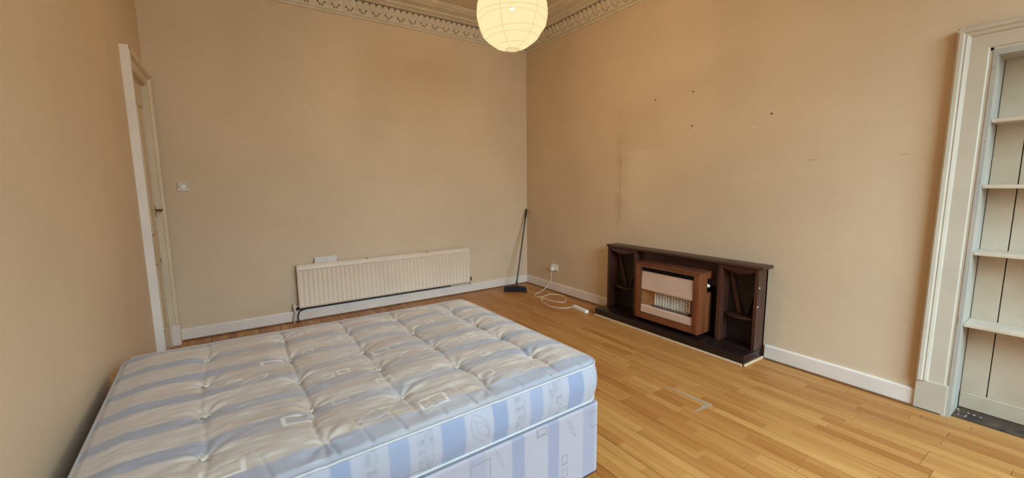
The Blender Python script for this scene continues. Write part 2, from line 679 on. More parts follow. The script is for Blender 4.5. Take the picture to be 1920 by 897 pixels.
fm = frieze_mesh()
for k in range(29):
    o = bpy.data.objects.new('frieze_palmette', fm)
    COL.objects.link(o)
    o.parent = trim_1
    o.location = (-.045 - UW / 2 - k * UW, 0, 3.405)
for k in range(22):
    o = bpy.data.objects.new('frieze_palmette', fm)
    COL.objects.link(o)
    o.parent = trim_2
    o.location = (0, -.045 - UW / 2 - k * UW, 3.405)
    o.rotation_euler = (0, 0, -PI / 2)

# ---- skirting
BBH, BBT = .122, .022
SK = [(0, 0), (BBT, 0), (BBT, BBH - .010), (BBT - .003, BBH - .003), (BBT - .009, BBH), (0, BBH)]
baseboard_back = struct(MB().prism(SK, lambda p, q, w: (w, -p, q), XW + .03, 0), 'baseboard_back', M['gloss'], 'white painted skirting board under the radiator')
HY0, HY1, HD = -1.779, -3.458, .333      # hearth ends and depth
mb = MB().prism(SK, lambda p, q, w: (-p, w, q), HY0 - .002, 0)
baseboard_right = struct(mb, 'baseboard_right', M['gloss'], 'white skirting board between the corner and the fireplace')
mb = MB().prism(SK, lambda p, q, w: (-p, w, q), -4.43, HY1 - .016)
struct(mb, 'baseboard_right', M['gloss'], 'white skirting board between the fireplace and the shelved recess')
struct(MB().prism(SK, lambda p, q, w: (XW + p, w, q), YF, DOOR_Y0 - .12), 'baseboard_left', M['gloss'], 'white skirting board on the door wall beside the bed')
struct(MB().prism(SK, lambda p, q, w: (w, YF + p, q), XW, 0), 'baseboard_front', M['gloss'], 'white skirting board below the window')
# thin brown bead at the foot of the skirting
struct(MB().box(XW + .05, -.03, -BBT - .014, -BBT, 0, .014, .004), 'trim_5', M['brown_bead'], 'thin brown bead along the skirting under the radiator')
struct(MB().box(-BBT - .014, -BBT, HY0 - .002, -.01, 0, .014, .004), 'trim_6', M['brown_bead'], 'thin brown bead along the skirting beside the extension lead')
struct(MB().box(-BBT - .014, -BBT, -4.555, HY1 - .02, 0, .014, .004), 'trim_7', M['brown_bead'], 'thin brown bead along the skirting near the shelved recess')

# dirty strip of bare plaster above the skirting behind the radiator, with the pipe lying in it
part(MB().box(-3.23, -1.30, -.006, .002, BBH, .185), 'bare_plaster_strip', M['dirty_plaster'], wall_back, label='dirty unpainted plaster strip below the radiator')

# nails and filler marks
for (y, z) in ((-2.256, 2.35), (-2.68, 2.357), (-3.39, 2.056), (-2.685, 2.042)):
    part(MB().lathe([(.007, .004), (.007, -.003), (.003, -.006), (.003, -.012), (.0015, -.013)], 8, (0, y, z), 'x'), 'nail', M['nail'], wall_right)
for (y, z, w, h, an) in ((-2.661, 1.965, .018, .009, 0), (-3.262, 1.965, .034, .007, .12), (-2.095, 1.99, .022, .006, 0)):
    c = [(y - w, z - h / 2 - w * an), (y + w, z - h / 2 + w * an), (y + w * .9, z + h / 2 + w * an), (y - w * .7, z + h / 2 - w * an)]
    part(MB().prism(c, lambda p, q, d: (d, p, q), -.0015, .001), 'filler_mark', M['filler'], wall_right)
for (y, z, w) in ((-3.705, 1.667, .035), (-4.234, 1.674, .022), (-3.953, 1.895, .008)):
    part(MB().box(-.0012, .001, y - w, y + w, z - .0014, z + .0014), 'crack', M['crack'], wall_right)
for (x, z, w) in ((-1.218, 2.736, .02), (-.837, 2.732, .022), (-1.619, 2.741, .026)):
    part(MB().box(x - w, x + w, -.0012, .001, z - .004, z + .003), 'filler_mark', M['filler'], wall_back)

# ------------------------------------------------------------------ door on the left
door_1 = struct(MB().box(XW - .05, XW - .012, DOOR_Y0 + .01, DOOR_Y1 - .01, .008, DOOR_Z - .01), 'door_1', M['door'], 'cream painted panelled door in the corner beside the bed')
for (z0, z1) in ((.25, .85), (1.1, 2.2)):
    for (y0, y1) in ((DOOR_Y0 + .12, DOOR_Y0 + .37), (DOOR_Y1 - .37, DOOR_Y1 - .12)):
        mb = MB()
        for a, b, c, d in ((y0, y1, z0, z0 + .018), (y0, y1, z1 - .018, z1), (y0, y0 + .018, z0, z1), (y1 - .018, y1, z0, z1)):
            mb.box(XW - .012, XW - .004, a, b, c, d, .003)
        part(mb, 'panel_moulding', M['door'], door_1)
hx = XW - .012
hy, hz = -.215, 1.292
hp = part(MB().box(hx, hx + .008, hy - .022, hy + .022, hz - .055, hz + .055, .003), 'handle_plate', M['brass_worn'], door_1, label='worn brass handle plate')
mb = MB().tube([(hx + .006, hy, hz + .01), (hx + .055, hy, hz + .01)], .009, 10)
mb.tube([(hx + .052, hy + .008, hz + .01), (hx + .058, hy - .03, hz + .012), (hx + .056, hy - .08, hz + .008), (hx + .052, hy - .115, hz + .006)], [.010, .009, .008, .009], 10)
o = part(mb, 'lever', M['brass_worn'], hp, 40)
part(MB().box(hx, hx + .006, hy - .012, hy + .012, .80, .86, .003), 'keyhole_cover', M['brass_worn'], door_1, label='small brown keyhole cover')

# architrave round the door: deep near edge, moulded far jamb, head
AR = [(0, 0), (0, .055), (.028, .055), (.034, .048), (.040, .048), (.046, .032), (.085, .030), (.092, .022), (.105, .022), (.105, 0)]   # (across, out) from the outer edge
mb = MB()
mb.prism(AR, lambda p, q, w: (XW - .002 + q, DOOR_Y0 - .105 + p, w), 0, DOOR_Z + .102)
trim_8 = struct(mb, 'trim_8', M['gloss'], 'white door architrave with a deep edge beside the bed', smooth=25)
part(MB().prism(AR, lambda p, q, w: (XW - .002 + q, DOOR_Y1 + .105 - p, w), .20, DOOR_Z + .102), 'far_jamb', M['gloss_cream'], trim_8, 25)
part(MB().box(XW - .002, XW + .060, DOOR_Y1 - .004, DOOR_Y1 + .110, 0, .20, .003), 'plinth_block', M['gloss'], trim_8)
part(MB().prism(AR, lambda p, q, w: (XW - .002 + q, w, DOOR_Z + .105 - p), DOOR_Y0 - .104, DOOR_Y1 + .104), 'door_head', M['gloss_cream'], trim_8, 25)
mb = MB()
mb.box(XW - .2, XW, DOOR_Y0, DOOR_Y0 + .012, 0, DOOR_Z).box(XW - .2, XW, DOOR_Y1 - .012, DOOR_Y1, 0, DOOR_Z).box(XW - .2, XW, DOOR_Y0, DOOR_Y1, DOOR_Z - .012, DOOR_Z)
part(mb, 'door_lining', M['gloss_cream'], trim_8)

# ------------------------------------------------------------------ shelved recess (press) at the right
AP = [(0, 0), (0, .050), (.010, .056), (.026, .054), (.034, .044), (.040, .046), (.052, .040), (.058, .030), (.130, .026), (.136, .020), (.150, .020), (.150, 0)]
AO = -4.420                 # outer edge of the architrave
mb = MB().prism(AP, lambda p, q, w: (.001 - q, AO - p, w), .205, PR_Z + .165)
trim_9 = struct(mb, 'trim_9', M['arch_paint'], 'wide moulded white architrave round the shelved recess', smooth=25)
part(MB().prism(AP, lambda p, q, w: (.001 - q, PR_Y1 - .17 + p, w), .205, PR_Z + .165), 'far_jamb', M['arch_paint'], trim_9, 25)
part(MB().prism(AP, lambda p, q, w: (.001 - q, w, PR_Z + .165 - p), PR_Y1 - .17, AO), 'head', M['arch_paint'], trim_9, 25)
for y0 in (AO - .150, PR_Y1 - .17):
    part(MB().box(-.036, 0, y0, y0 + .150 if y0 > -5 else y0 + .15, 0, .205, .003), 'plinth_block', M['arch_paint'], trim_9)
mb = MB()
mb.box(-.022, PR_D, PR_Y0, AO - .150, 0, PR_Z + .015)
mb.box(-.022, PR_D, PR_Y1, PR_Y1 - .02, 0, PR_Z + .015)
mb.box(-.0225, PR_D, PR_Y1, AO - .149, PR_Z - .015, PR_Z + .017)
part(mb, 'lining', M['lining'], trim_9, label='chipped bluish white lining of the recess')
# boarded back of the recess
bk = struct(MB().box(PR_D + .012, PR_D + .022, PR_Y1, PR_Y0, 0, PR_Z), 'wall_recess', M['recess_dirt'], 'grubby boarded back of the shelved recess')
ye = [PR_Y0, -4.708, -4.92, -5.135, -5.345, PR_Y1]
for a, b in zip(ye[:-1], ye[1:]):
    part(MB().box(PR_D, PR_D + .012, b + .0025, a - .0025, .118, PR_Z, .002), 'back_board', M['press'], bk)
part(MB().box(PR_D - .012, PR_D + .012, PR_Y1, PR_Y0 - .004, .012, .118, .004), 'recess_skirting', M['press'], bk)
part(MB().box(.045, PR_D, PR_Y1, PR_Y0, -.02, -.002), 'recess_floor', M['recess_dirt'], bk, label='dark dusty floor of the recess')
for k in range(20):
    x, y, s = rng.uniform(.08, .18), PR_Y0 - abs(rng.gauss(0, .06)) - .008, rng.uniform(.004, .009)
    part(MB().box(x - s, x + s, y - s * .6, y + s * .6, -.002, -.002 + s * .5, .001), 'paint_flake', M['press'] if k % 2 else M['recess_dirt'], bk)
for z, nm in ((.617, 'lowest'), (1.070, 'second lowest'), (1.474, 'second highest'), (1.857, 'highest')):
    o = MB().box(.018, PR_D - .001, PR_Y1 + .001, PR_Y0 - .001, z - .022, z, .003).build('shelf_board', M['shelf_paint'])
    tag(o, nm + ' white painted shelf in the recess', 'shelf', 'shelves in the recess')

# ------------------------------------------------------------------ radiator on the back wall
RX0, RX1, RZ0, RZ1, RY = -3.172, -1.043, .162, .642, -.090
rad = thing('radiator', (-2.1, -.06, .162), 'long low cream panel radiator on the back wall', 'radiator')
mb = MB()
n = 43
zs = [RZ0, RZ0 + .004, RZ0 + .022, RZ0 + .042, RZ1 - .062, RZ1 - .046, RZ1 - .034, RZ1]
xs, dep = [], []
span = (RX1 - RX0 - .03) / n
xs.append(RX0)
dep.append(0)
xs.append(RX0 + .012)
dep.append(0)
for i in range(n):
    b = RX0 + .015 + i * span
    for q, d in ((.10, 0), (.26, -.0060), (.74, -.0060), (.90, 0)):
        xs.append(b + q * span)
        dep.append(d)
xs += [RX1 - .012, RX1]
dep += [0, 0]
rib = [0, 0, 0, 1, 1, 0, 0, 0]
v, f = [], []
for j, z in enumerate(zs):
    for x, d in zip(xs, dep):
        v.append((x, RY - d * rib[j] * 1.0 - (.003 if j in (2, 5) else 0) + (.006 if j in (0,) else 0), z))
w = len(xs)
for j in range(len(zs) - 1):
    for i in range(w - 1):
        f.append((j * w + i, j * w + i + 1, (j + 1) * w + i + 1, (j + 1) * w + i))
k = len(v)
for j, z in enumerate(zs):          # back sheet outline gives the panel its thickness
    v += [(RX0, RY + .022, z), (RX1, RY + .022, z)]
for j in range(len(zs) - 1):
    f.append((j * w, (j + 1) * w, k + 2 * (j + 1), k + 2 * j))
    f.append((j * w + w - 1, k + 2 * j + 1, k + 2 * j + 3, (j + 1) * w + w - 1))
    f.append((k + 2 * j, k + 2 * j + 2, k + 2 * j + 3, k + 2 * j + 1))
f.append(tuple(i for i in range(w)) + (k + 1, k))
f.append(tuple((len(zs) - 1) * w + i for i in range(w)) + (k + 2 * len(zs) - 1, k + 2 * len(zs) - 2))
mb.add(v, f)
part(mb, 'panel', M['rad'], rad, 25)
part(MB().box(RX0 + .004, RX1 - .004, RY + .010, RY + .046, RZ1 - .012, RZ1 + .004, .004), 'top_rail', M['rad'], rad)
for x in (RX0 + .25, -2.1, RX1 - .25):
    part(MB().box(x - .015, x + .015, RY + .02, -.002, RZ0 + .02, RZ1 - .03), 'wall_bracket', M['pipe'], rad)
for x in (-2.42, -1.66):
    part(MB().box(x - .012, x + .012, RY + .004, RY + .014, RZ1 + .001, RZ1 + .010, .002), 'hanging_lug', M['brown_bead'], rad)
vx = RX0 - .045
vp = part(MB().lathe([(.012, -.03), (.013, 0), (.017, .004), (.017, .03), (.012, .034), (.010, .05)], 12, (vx, -.055, .165), 'z'), 'valve', M['rad'], rad, 40)
part(MB().tube([(vx, -.055, .178), (RX0 + .01, -.055, .190)], .010, 10), 'valve_tail', M['pipe'], vp, 40)
part(MB().tube([(vx, -.055, .165), (vx, -.056, .10), (vx - .012, -.060, .05), (vx - .014, -.060, .0)], .0085, 10), 'feed_pipe', M['pipe'], rad, 40)
part(MB().tube([(vx + .03, -.060, .0), (vx + .028, -.060, .07), (vx + .045, -.048, .118), (vx + .12, -.042, .142), (RX1 - .35, -.040, .145)], .0075, 10), 'feed_pipe', M['dirty_plaster'], rad, 40)
part(MB().lathe([(.011, -.02), (.014, 0), (.014, .03), (.010, .034)], 12, (RX1 + .028, -.055, .195), 'z'), 'lockshield_valve', M['brass_worn'], rad, 40)
part(MB().tube([(RX1 + .028, -.055, .19), (RX1 - .01, -.055, .19)], .009, 8), 'valve_tail', M['brass_worn'], rad, 40)
part(MB().tube([(RX1 + .028, -.055, .175), (RX1 + .028, -.045, BBH)], .0075, 8), 'feed_pipe', M['pipe'], rad, 40)

# envelope leaning behind the radiator top
env = thing('envelope', (-2.86, -.05, RZ1), 'white paper envelope propped on top of the radiator', 'envelope')
ca = .55
ez, ey = .062, -.036
mb = MB()
v = []
for d in (0, .003):
    for (x, t) in ((-2.985, 0), (-2.755, 0), (-2.735, 1), (-2.975, 1)):
        v.append((x, RY + .028 + t * .036 + d, RZ1 + .004 + t * ez - d * .3))
mb.add(v, [(0, 1, 2, 3), (7, 6, 5, 4), (0, 4, 5, 1), (1, 5, 6, 2), (2, 6, 7, 3), (3, 7, 4, 0)])
part(mb, 'sheet', M['paper'], env)
mb = MB()
mb.add([(-2.975, RY + .0275, RZ1 + .006), (-2.85, RY + .0275, RZ1 + .006), (-2.84, RY + .040, RZ1 + .027), (-2.968, RY + .040, RZ1 + .027)] +
       [(-2.975, RY + .0262, RZ1 + .0065), (-2.85, RY + .0262, RZ1 + .0065), (-2.84, RY + .0387, RZ1 + .0275), (-2.968, RY + .0387, RZ1 + .0275)],
       [(0, 3, 2, 1), (4, 5, 6, 7), (0, 1, 5, 4), (1, 2, 6, 5), (2, 3, 7, 6), (3, 0, 4, 7)])
part(mb, 'folded_flap', M['switch_plastic'], env)

# plate beside the door
sw = thing('light_switch', (-4.072, 0, 1.508), 'square cream switch plate with round centre near the door', 'switch')
part(MB().box(-4.117, -4.027, -.011, 0, 1.463, 1.553, .004), 'plate', M['switch_plastic'], sw)
part(MB().lathe([(.020, -.010), (.020, -.014), (.012, -.016), (.010, -.013)], 20, (-4.072, 0, 1.508), 'y'), 'round_centre', M['white_plastic'], sw, 40)
for x in (-4.102, -4.042):
    part(MB().lathe([(.005, -.010), (.005, -.0125), (.002, -.013)], 10, (x, 0, 1.508), 'y'), 'screw', M['brass_worn'], sw, 40)

# ------------------------------------------------------------------ broom in the corner
br = thing('broom', (-.47, -.36, 0), 'black broom with a dark tube handle leaning in the corner', 'broom')
bc, bd = Vector((-.475, -.365, 0)), Vector((.235, -.215, 0)).normalized()
bn = Vector((-bd.y, bd.x, 0))


def bfn(p, q, w):
    r = bc + bd * p + bn * w
    return (r.x, r.y, q)


L = .155
part(MB().prism([(-L, .048), (L, .048), (L - .01, .072), (.03, .082), (-.03, .082), (-L + .01, .072)], bfn, -.028, .028), 'broom_block', M['black_plastic'], br)
mb = MB()
for i in range(22):
    for j in range(4):
        p0 = -L + .007 + i * (2 * L - .014) / 21
        w0 = -.021 + j * .014
        fl = 1.06
        v = []
        for (q, s) in ((.050, .0055), (.001, .0068)):
            k = 1 if q > .02 else fl
            for a, b in ((-1, -1), (1, -1), (1, 1), (-1, 1)):
                v.append(bfn(p0 * k + a * s, q, w0 * k * (1.25 if q < .02 else 1) + b * s))
        mb.add(v, [(0, 1, 5, 4), (1, 2, 6, 5), (2, 3, 7, 6), (3, 0, 4, 7), (4, 5, 6, 7), (0, 3, 2, 1)])
part(mb, 'bristles', M['bristle'], br)
h0 = Vector((-.462, -.372, .080))
h1 = Vector((-.030, -.032, 1.135))
hd = (h1 - h0)
part(MB().tube([h0 - hd.normalized() * .01, h0 + hd.normalized() * .07], [.017, .014], 12), 'handle_socket', M['black_plastic'], br, 40)
part(MB().tube([h0, h0 + hd * .90], .0115, 12), 'handle', M['broom_steel'], br, 40)
part(MB().tube([h0 + hd * .88, h0 + hd * .9, h0 + hd * .97, h1], [.0135, .015, .015, .010], 12), 'grip', M['black_plastic'], br, 40)

# ------------------------------------------------------------------ socket, plug, extension lead
so = thing('wall_socket', (0, -.65, .34), 'cream wall socket low on the chimney wall near the corner', 'socket')
part(MB().box(-.012, 0, -.735, -.590, .298, .384, .004), 'plate', M['white_plastic'], so)
for y in (-.625, -.700):
    part(MB().box(-.016, -.011, y - .006, y + .006, .362, .376, .002), 'rocker', M['white_plastic'], so)
ex = thing('extension_lead', (-.33, -1.5, 0), 'white extension lead with looped cable on the floor beside the fireplace', 'extension lead')
part(MB().box(-.055, -.012, -.668, -.612, .296, .350, .008), 'plug', M['white_plastic'], ex)


def spline(pts, n=8):
    pts = [Vector(p) for p in pts]
    out = []
    for i in range(len(pts) - 1):
        p0, p1, p2, p3 = pts[max(i - 1, 0)], pts[i], pts[i + 1], pts[min(i + 2, len(pts) - 1)]
        for k in range(n):
            t = k / n
            out.append(.5 * ((2 * p1) + (p2 - p0) * t + (2 * p0 - 5 * p1 + 4 * p2 - p3) * t * t + (3 * p1 - p0 - 3 * p2 + p3) * t ** 3))
    out.append(pts[-1])
    return out


cab = [(-.036, -.640, .300), (-.040, -.635, .22), (-.045, -.615, .13), (-.07, -.56, .05), (-.17, -.585, .006), (-.336, -.649, .005), (-.405, -.74, .005), (-.374, -.829, .005),
       (-.217, -.787, .006), (-.112, -.855, .005), (-.113, -1.018, .005), (-.215, -1.14, .005), (-.304, -1.185, .006), (-.370, -1.07, .006), (-.404, -.930, .012),
       (-.455, -.93, .006), (-.510, -1.05, .005), (-.537, -1.208, .005), (-.477, -1.36, .005), (-.378, -1.40, .005), (-.325, -1.40, .012), (-.322, -1.425, .018)]
part(MB().tube(spline(cab), .0042, 8), 'cable', M['cable'], ex, 60)
a, b = Vector((-.322, -1.415, 0)), Vector((-.352, -1.668, 0))
dd = (b - a).normalized()
nn = Vector((-dd.y, dd.x, 0))
ln = (b - a).length


def xfn(p, q, w):
    r = a + dd * w + nn * p
    return (r.x, r.y, q)


part(MB().prism([(-.026, .0), (.026, 0), (.026, .024), (.021, .031), (-.021, .031), (-.026, .024)], xfn, 0, ln), 'socket_block', M['white_plastic'], ex)
for k in range(4):
    w = .035 + k * .055
    mb = MB()
    for (p, q0) in ((0, .012), (-.009, -.008), (.009, -.008)):
        mb.prism([(p - .0025, .0312), (p + .0025, .0312), (p + .0025, .0318), (p - .0025, .0318)], xfn, w + q0 - .004, w + q0 + .004)
    part(mb, 'socket_holes', M['black_plastic'], ex)

# ------------------------------------------------------------------ fireplace surround
fs = thing('fireplace_surround', (-.1, -2.62, 0), 'dark brown wooden fireplace surround with side niches and hearth', 'fireplace')
HZ = .088
part(MB().box(-HD, -.001, HY1, HY0, 0.002, HZ, .004), 'hearth', M['hearth'], fs, 30, 'dark polished hearth slab')
mb = MB()
mb.box(-HD - .013, -HD, HY1 + .006, HY0, 0, .021, .004)
part(mb, 'front_bead', M['beige_bead'], fs, None, 'pale timber bead')
part(MB().box(-HD + .004, -.024, HY1 - .015, HY1, 0, .021, .004), 'side_bead', M['beige_bead'], fs, None, 'pale timber bead')
FD = .160
FY0, FY1, FZ = -1.797, -3.452, .790
part(MB().box(-.024, -.001, FY1, FY0, HZ, FZ), 'back_panel', M['back_dark'], fs)
for y0, y1 in ((FY0 - .028, FY0), (FY1, FY1 + .028)):
    part(MB().box(-FD, -.001, y0, y1, HZ, FZ, .002), 'side_panel', M['dark_wood_v'], fs)
DV = ((-2.205, -2.170), (-3.142, -3.104))
for y0, y1 in DV:
    part(MB().box(-FD + .004, -.02, y0, y1, HZ, FZ, .002), 'divider', M['dark_wood_v'], fs)
part(MB().box(-.176, 0, -3.492, -1.787, FZ, FZ + .024, .005), 'mantel_shelf', M['dark_wood'], fs, 30)
part(MB().box(-.096, -.080, DV[1][1], DV[0][0], .56, FZ, .001), 'centre_fascia', M['dark_wood'], fs)
for y0, y1 in ((DV[0][1], FY0 - .028), (FY1 + .028, DV[1][0])):
    c, hw = (y0 + y1) / 2, (y1 - y0) / 2
    # shelf with bowed front
    N = 10
    pl = [(-.022, y0), (-.022, y1)] + [(-.090 - .052 * math.cos(q * PI / 2), c - hw * q) for q in [(-1 + 2 * k / N) for k in range(N + 1)]]
    part(MB().prism(pl, lambda p, q, w: (p, q, w), .330, .348), 'niche_shelf', M['dark_wood'], fs)
    # valance with sagging lower edge
    pl = [(y1, FZ), (y0, FZ)] + [(c + hw * q, FZ - .030 - .034 * math.cos(q * PI / 2)) for q in [(-1 + 2 * k / N) for k in range(N + 1)]]
    part(MB().prism(pl, lambda p, q, w: (w, p, q), -FD + .006, -FD + .022), 'valance', M['dark_wood'], fs)
    # tapering slats in a V on the back board
    for sg in (-1, 1):
        pl = [(c + sg * hw * .98, .745), (c + sg * hw * .78, .745), (c + sg * .004, .350), (c + sg * .045, .350)]
        part(MB().prism(pl, lambda p, q, w: (w, p, q), -.050, -.034), 'slanted_slat', M['dark_wood_v'] if sg > 0 else M['back_dark'], fs)
for (x, z) in ((-.135, .63), (-.145, .47)):
    part(MB().lathe([(.007, -.0005), (.006, -.0025), (.001, -.003)], 10, (x, FY1, z), 'y'), 'paint_spot', M['filler'], fs)

# ------------------------------------------------------------------ gas fire in the surround
gf = thing('gas_fire', (-.18, -2.67, HZ), 'wood cased gas fire with beige front and white ceramic grid', 'heater')
GX, GB = -.302, -.100
GY0, GY1, GZ0, GZ1 = -2.318, -3.025, .128, .702
part(MB().box(-.135, -.026, GY1 + .06, GY0 - .06, HZ, .55), 'back_box', M['black_metal'], gf)
ys0, ys1 = GY0 - .070, GY1 + .055
z0, z1 = GZ0 + .066, GZ1 - .032
part(MB().box(GX, GB, ys0, GY0, GZ0, GZ1 - .012, .004), 'side_casing', M['fire_wood'], gf, 30)
# right casing with the control recess cut in its side
mb = MB()
mb.box(GX, GB - .078, GY1, ys1, GZ0, GZ1 - .012, .003)
mb.box(GB - .080, GB, GY1, ys1, GZ0, .500, .003)
mb.box(GB - .080, GB, GY1, ys1, .632, GZ1 - .012, .003)
mb.box(GB - .080, GB, GY1 + .040, ys1, .500, .632)
part(mb, 'side_casing', M['fire_wood'], gf, 30)
part(MB().box(GB - .080, GB - .002, GY1 + .034, GY1 + .040, .502, .630), 'control_recess', M['black_metal'], gf)
kn = part(MB().lathe([(.019, 0), (.019, -.010), (.015, -.014), (.013, -.030), (.009, -.034)], 18, (GB - .040, GY1 + .034, .562), 'y'), 'control_knob', M['white_plastic'], gf, 40, 'white control knob')
part(MB().box(GX - .004, GB + .004, GY1 - .004, GY0 + .004, GZ1 - .014, GZ1, .004), 'top_casing', M['fire_wood_top'], gf, 30)
part(MB().box(GX, GX + .020, ys1, ys0, z1, GZ1 - .014), 'front_rail', M['fire_wood'], gf)
part(MB().box(GX, GB, ys1, ys0, GZ0, z0, .003), 'front_rail', M['fire_wood'], gf)
# recessed insert
part(MB().box(GX + .10, GX + .11, ys1, ys0, z0, z1), 'insert_back', M['radiant_back'], gf)
zu1, zu0, zl1 = .622, .432, .268
for k, z in enumerate((.664, .646, .628)):
    part(MB().box(GX + .006, GX + .040, ys1, ys0, z - .004, z + .002), 'louvre', M['steel'] if k == 0 else M['black_metal'], gf)
part(MB().box(GX + .040, GX + .05, ys1, ys0, zu1, z1), 'louvre_back', M['black_metal'], gf)
# upper panel leans out a little at its foot
mb = MB()
mb.prism([(GX + .012, zu1), (GX + .002, zu0 + .01), (GX + .006, zu0), (GX + .03, zu0), (GX + .03, zu1)], lambda p, q, w: (p, w, q), ys1, ys0)
part(mb, 'upper_panel', M['fire_panel'], gf)
mb = MB()
mb.prism([(GX + .004, z0 + .004), (GX + .004, zl1 - .006), (GX + .012, zl1), (GX + .05, zl1), (GX + .05, z0 + .004)], lambda p, q, w: (p, w, q), ys1, ys0)
part(mb, 'lower_panel', M['fire_panel'], gf)
mb = MB()
for (p, q, r, s) in ((ys1, ys1 + .005, z0, z1), (ys0 - .005, ys0, z0, z1), (ys1, ys0, z0, z0 + .005), (ys1, ys0, z1 - .005, z1)):
    mb.box(GX - .002, GX + .010, p, q, r, s)
part(mb, 'metal_edge', M['steel'], gf)
# side reflectors, angled
gy0, gy1 = -2.515, -2.900
for (p, q) in ((ys0, gy0), (ys1, gy1)):
    mb = MB()
    mb.add([(GX + .020, p, zl1), (GX + .085, q, zl1), (GX + .085, q, zu0), (GX + .020, p, zu0),
            (GX + .024, p, zl1), (GX + .089, q, zl1), (GX + .089, q, zu0), (GX + .024, p, zu0)],
           [(0, 1, 2, 3), (7, 6, 5, 4), (0, 4, 5, 1), (1, 5, 6, 2), (2, 6, 7, 3), (3, 7, 4, 0)])
    part(mb, 'reflector', M['reflector'], gf)
part(MB().box(GX + .030, GX + .070, gy1, gy0, zl1, zl1 + .018, .002), 'grate_rail', M['steel'], gf)
rw = (gy0 - gy1) / 4
for k in range(4):
    b0 = gy1 + k * rw + .003
    b1 = b0 + rw - .006
    mb = MB()
    for i in range(4):
        y = b0 + (b1 - b0) * i / 3
        wd = .0055 if i in (0, 3) else .0028
        mb.box(GX + .060, GX + .082, y - wd, y + wd, zl1 + .012, zu0 + .01)
    for i in range(8):
        z = zl1 + .018 + i * .0205
        mb.box(GX + .059, GX + .080, b0, b1, z - .0034, z + .0034)
    part(mb, 'ceramic_radiant', M['radiant'], gf)

# ------------------------------------------------------------------ paper globe lamp
LC = Vector((-1.783, -2.266, 2.818))
LR = .275
GLOW = 1.12            # brightness of the lit paper
BULB = 100.0           # power of the bulb inside it
lamp = thing('pendant_lamp', (LC.x, LC.y, H), 'lit round white paper globe pendant lamp hanging from the ceiling', 'lamp')


def paper():
    """thin glowing rice paper: it shines itself and lets part of the bulb's light straight through"""
    t = NT('lit_rice_paper')
    em = t.n('ShaderNodeEmission')
    em.inputs[0].default_value = (1.0, .77, .41, 1)
    em.inputs[1].default_value = GLOW
    tr = t.n('ShaderNodeBsdfTransparent')
    mx = t.n('ShaderNodeMixShader')
    mx.inputs[0].default_value = .30
    t.l(em.outputs[0], mx.inputs[1])
    t.l(tr.outputs[0], mx.inputs[2])
    out = [q for q in t.t.nodes if q.type == 'OUTPUT_MATERIAL'][0]
    t.l(mx.outputs[0], out.inputs[0])
    return t.m


def glow_strip(name, c):
    """bulb light seeping through the pasted paper over a hoop or a seam"""
    t = NT(name)
    em = t.n('ShaderNodeEmission')
    em.inputs[0].default_value = (*c, 1)
    em.inputs[1].default_value = GLOW
    out = [q for q in t.t.nodes if q.type == 'OUTPUT_MATERIAL'][0]
    t.l(em.outputs[0], out.inputs[0])
    return t.m


M['lamp_paper'] = paper()
M['seam'] = glow_strip('doubled_rice_paper', (.80, .56, .27))
M['wire'] = glow_strip('hoop_wire_in_paper', (.56, .40, .17))
M['bulb'] = simple('bulb_glass', (250, 240, 220), .3, .02, 10)
lats = [-79, -62, -44, -33, -17, -3, 12, 24, 40, 60, 78]
rl = random.Random(5)
tilts = [(rl.uniform(-.09, .09), rl.uniform(0, 2 * PI)) for _ in lats]
NS = 48


def hoop(i, k):
    la = math.radians(lats[i])
    r, z = LR * math.cos(la), LR * math.sin(la)
    q = 2 * PI * k / NS
    tl, ph = tilts[i]
    if i in (0, len(lats) - 1):
        tl = 0
    return LC + Vector((r * math.cos(q), r * math.sin(q), z + r * tl * math.cos(q - ph)))


mb = MB()
v, f = [], []
rows = []
for i in range(len(lats) - 1):
    for s in range(3):
        row = []
        for k in range(NS):
            a, b = hoop(i, k), hoop(i + 1, k)
            p = a.lerp(b, s / 3)
            c = (p - LC)
            p = LC + c * (1 + (.006 if s else 0))       # paper a little full between hoops
            row.append(len(v))
            v.append(p)
        rows.append(row)
row = []
for k in range(NS):
    row.append(len(v))
    v.append(hoop(len(lats) - 1, k))
rows.append(row)
for a, b in zip(rows[:-1], rows[1:]):
    for k in range(NS):
        f.append((a[k], a[(k + 1) % NS], b[(k + 1) % NS], b[k]))
part(MB().add(v, f), 'paper_shade', M['lamp_paper'], lamp, 60)
for i in range(len(lats)):
    rr = .0026 if i == 0 else .0013
    pts = [LC + (hoop(i, k) - LC) * 1.002 for k in range(NS)]
    part(MB().tube(pts, rr, 6, closed=True), 'hoop', M['wire'], lamp, 60)
for q0 in range(6):
    kk = q0 * 8 + 5
    pts = []
    for i in range(len(lats) - 1):
        for sb in range(3):
            pts.append(LC + (hoop(i, kk).lerp(hoop(i + 1, kk), sb / 3) - LC) * (1.0015 + (.006 if sb else 0)))
    pts.append(LC + (hoop(len(lats) - 1, kk) - LC) * 1.0015)
    mb = MB()
    v = []
    for p in pts:
        ra = (p - LC)
        tg = Vector((-ra.y, ra.x, 0)).normalized()
        for s in (-1, 1):
            v.append(p + tg * .0035 * s)
            v.append(p + tg * .0035 * s - ra.normalized() * .0015)
    f = []
    for i in range(len(pts) - 1):
        a = 4 * i
        f += [(a, a + 2, a + 6, a + 4), (a + 1, a + 5, a + 7, a + 3), (a, a + 4, a + 5, a + 1), (a + 2, a + 3, a + 7, a + 6)]
    part(MB().add(v, f), 'paper_seam', M['seam'], lamp)
part(MB().tube([(LC.x, LC.y, LC.z + .10), (LC.x, LC.y, H)], .004, 8), 'flex', M['white_plastic'], lamp)
part(MB().lathe([(.018, .03), (.020, .09), (.012, .10)], 14, LC, 'z'), 'bulb_holder', M['white_plastic'], lamp, 40)
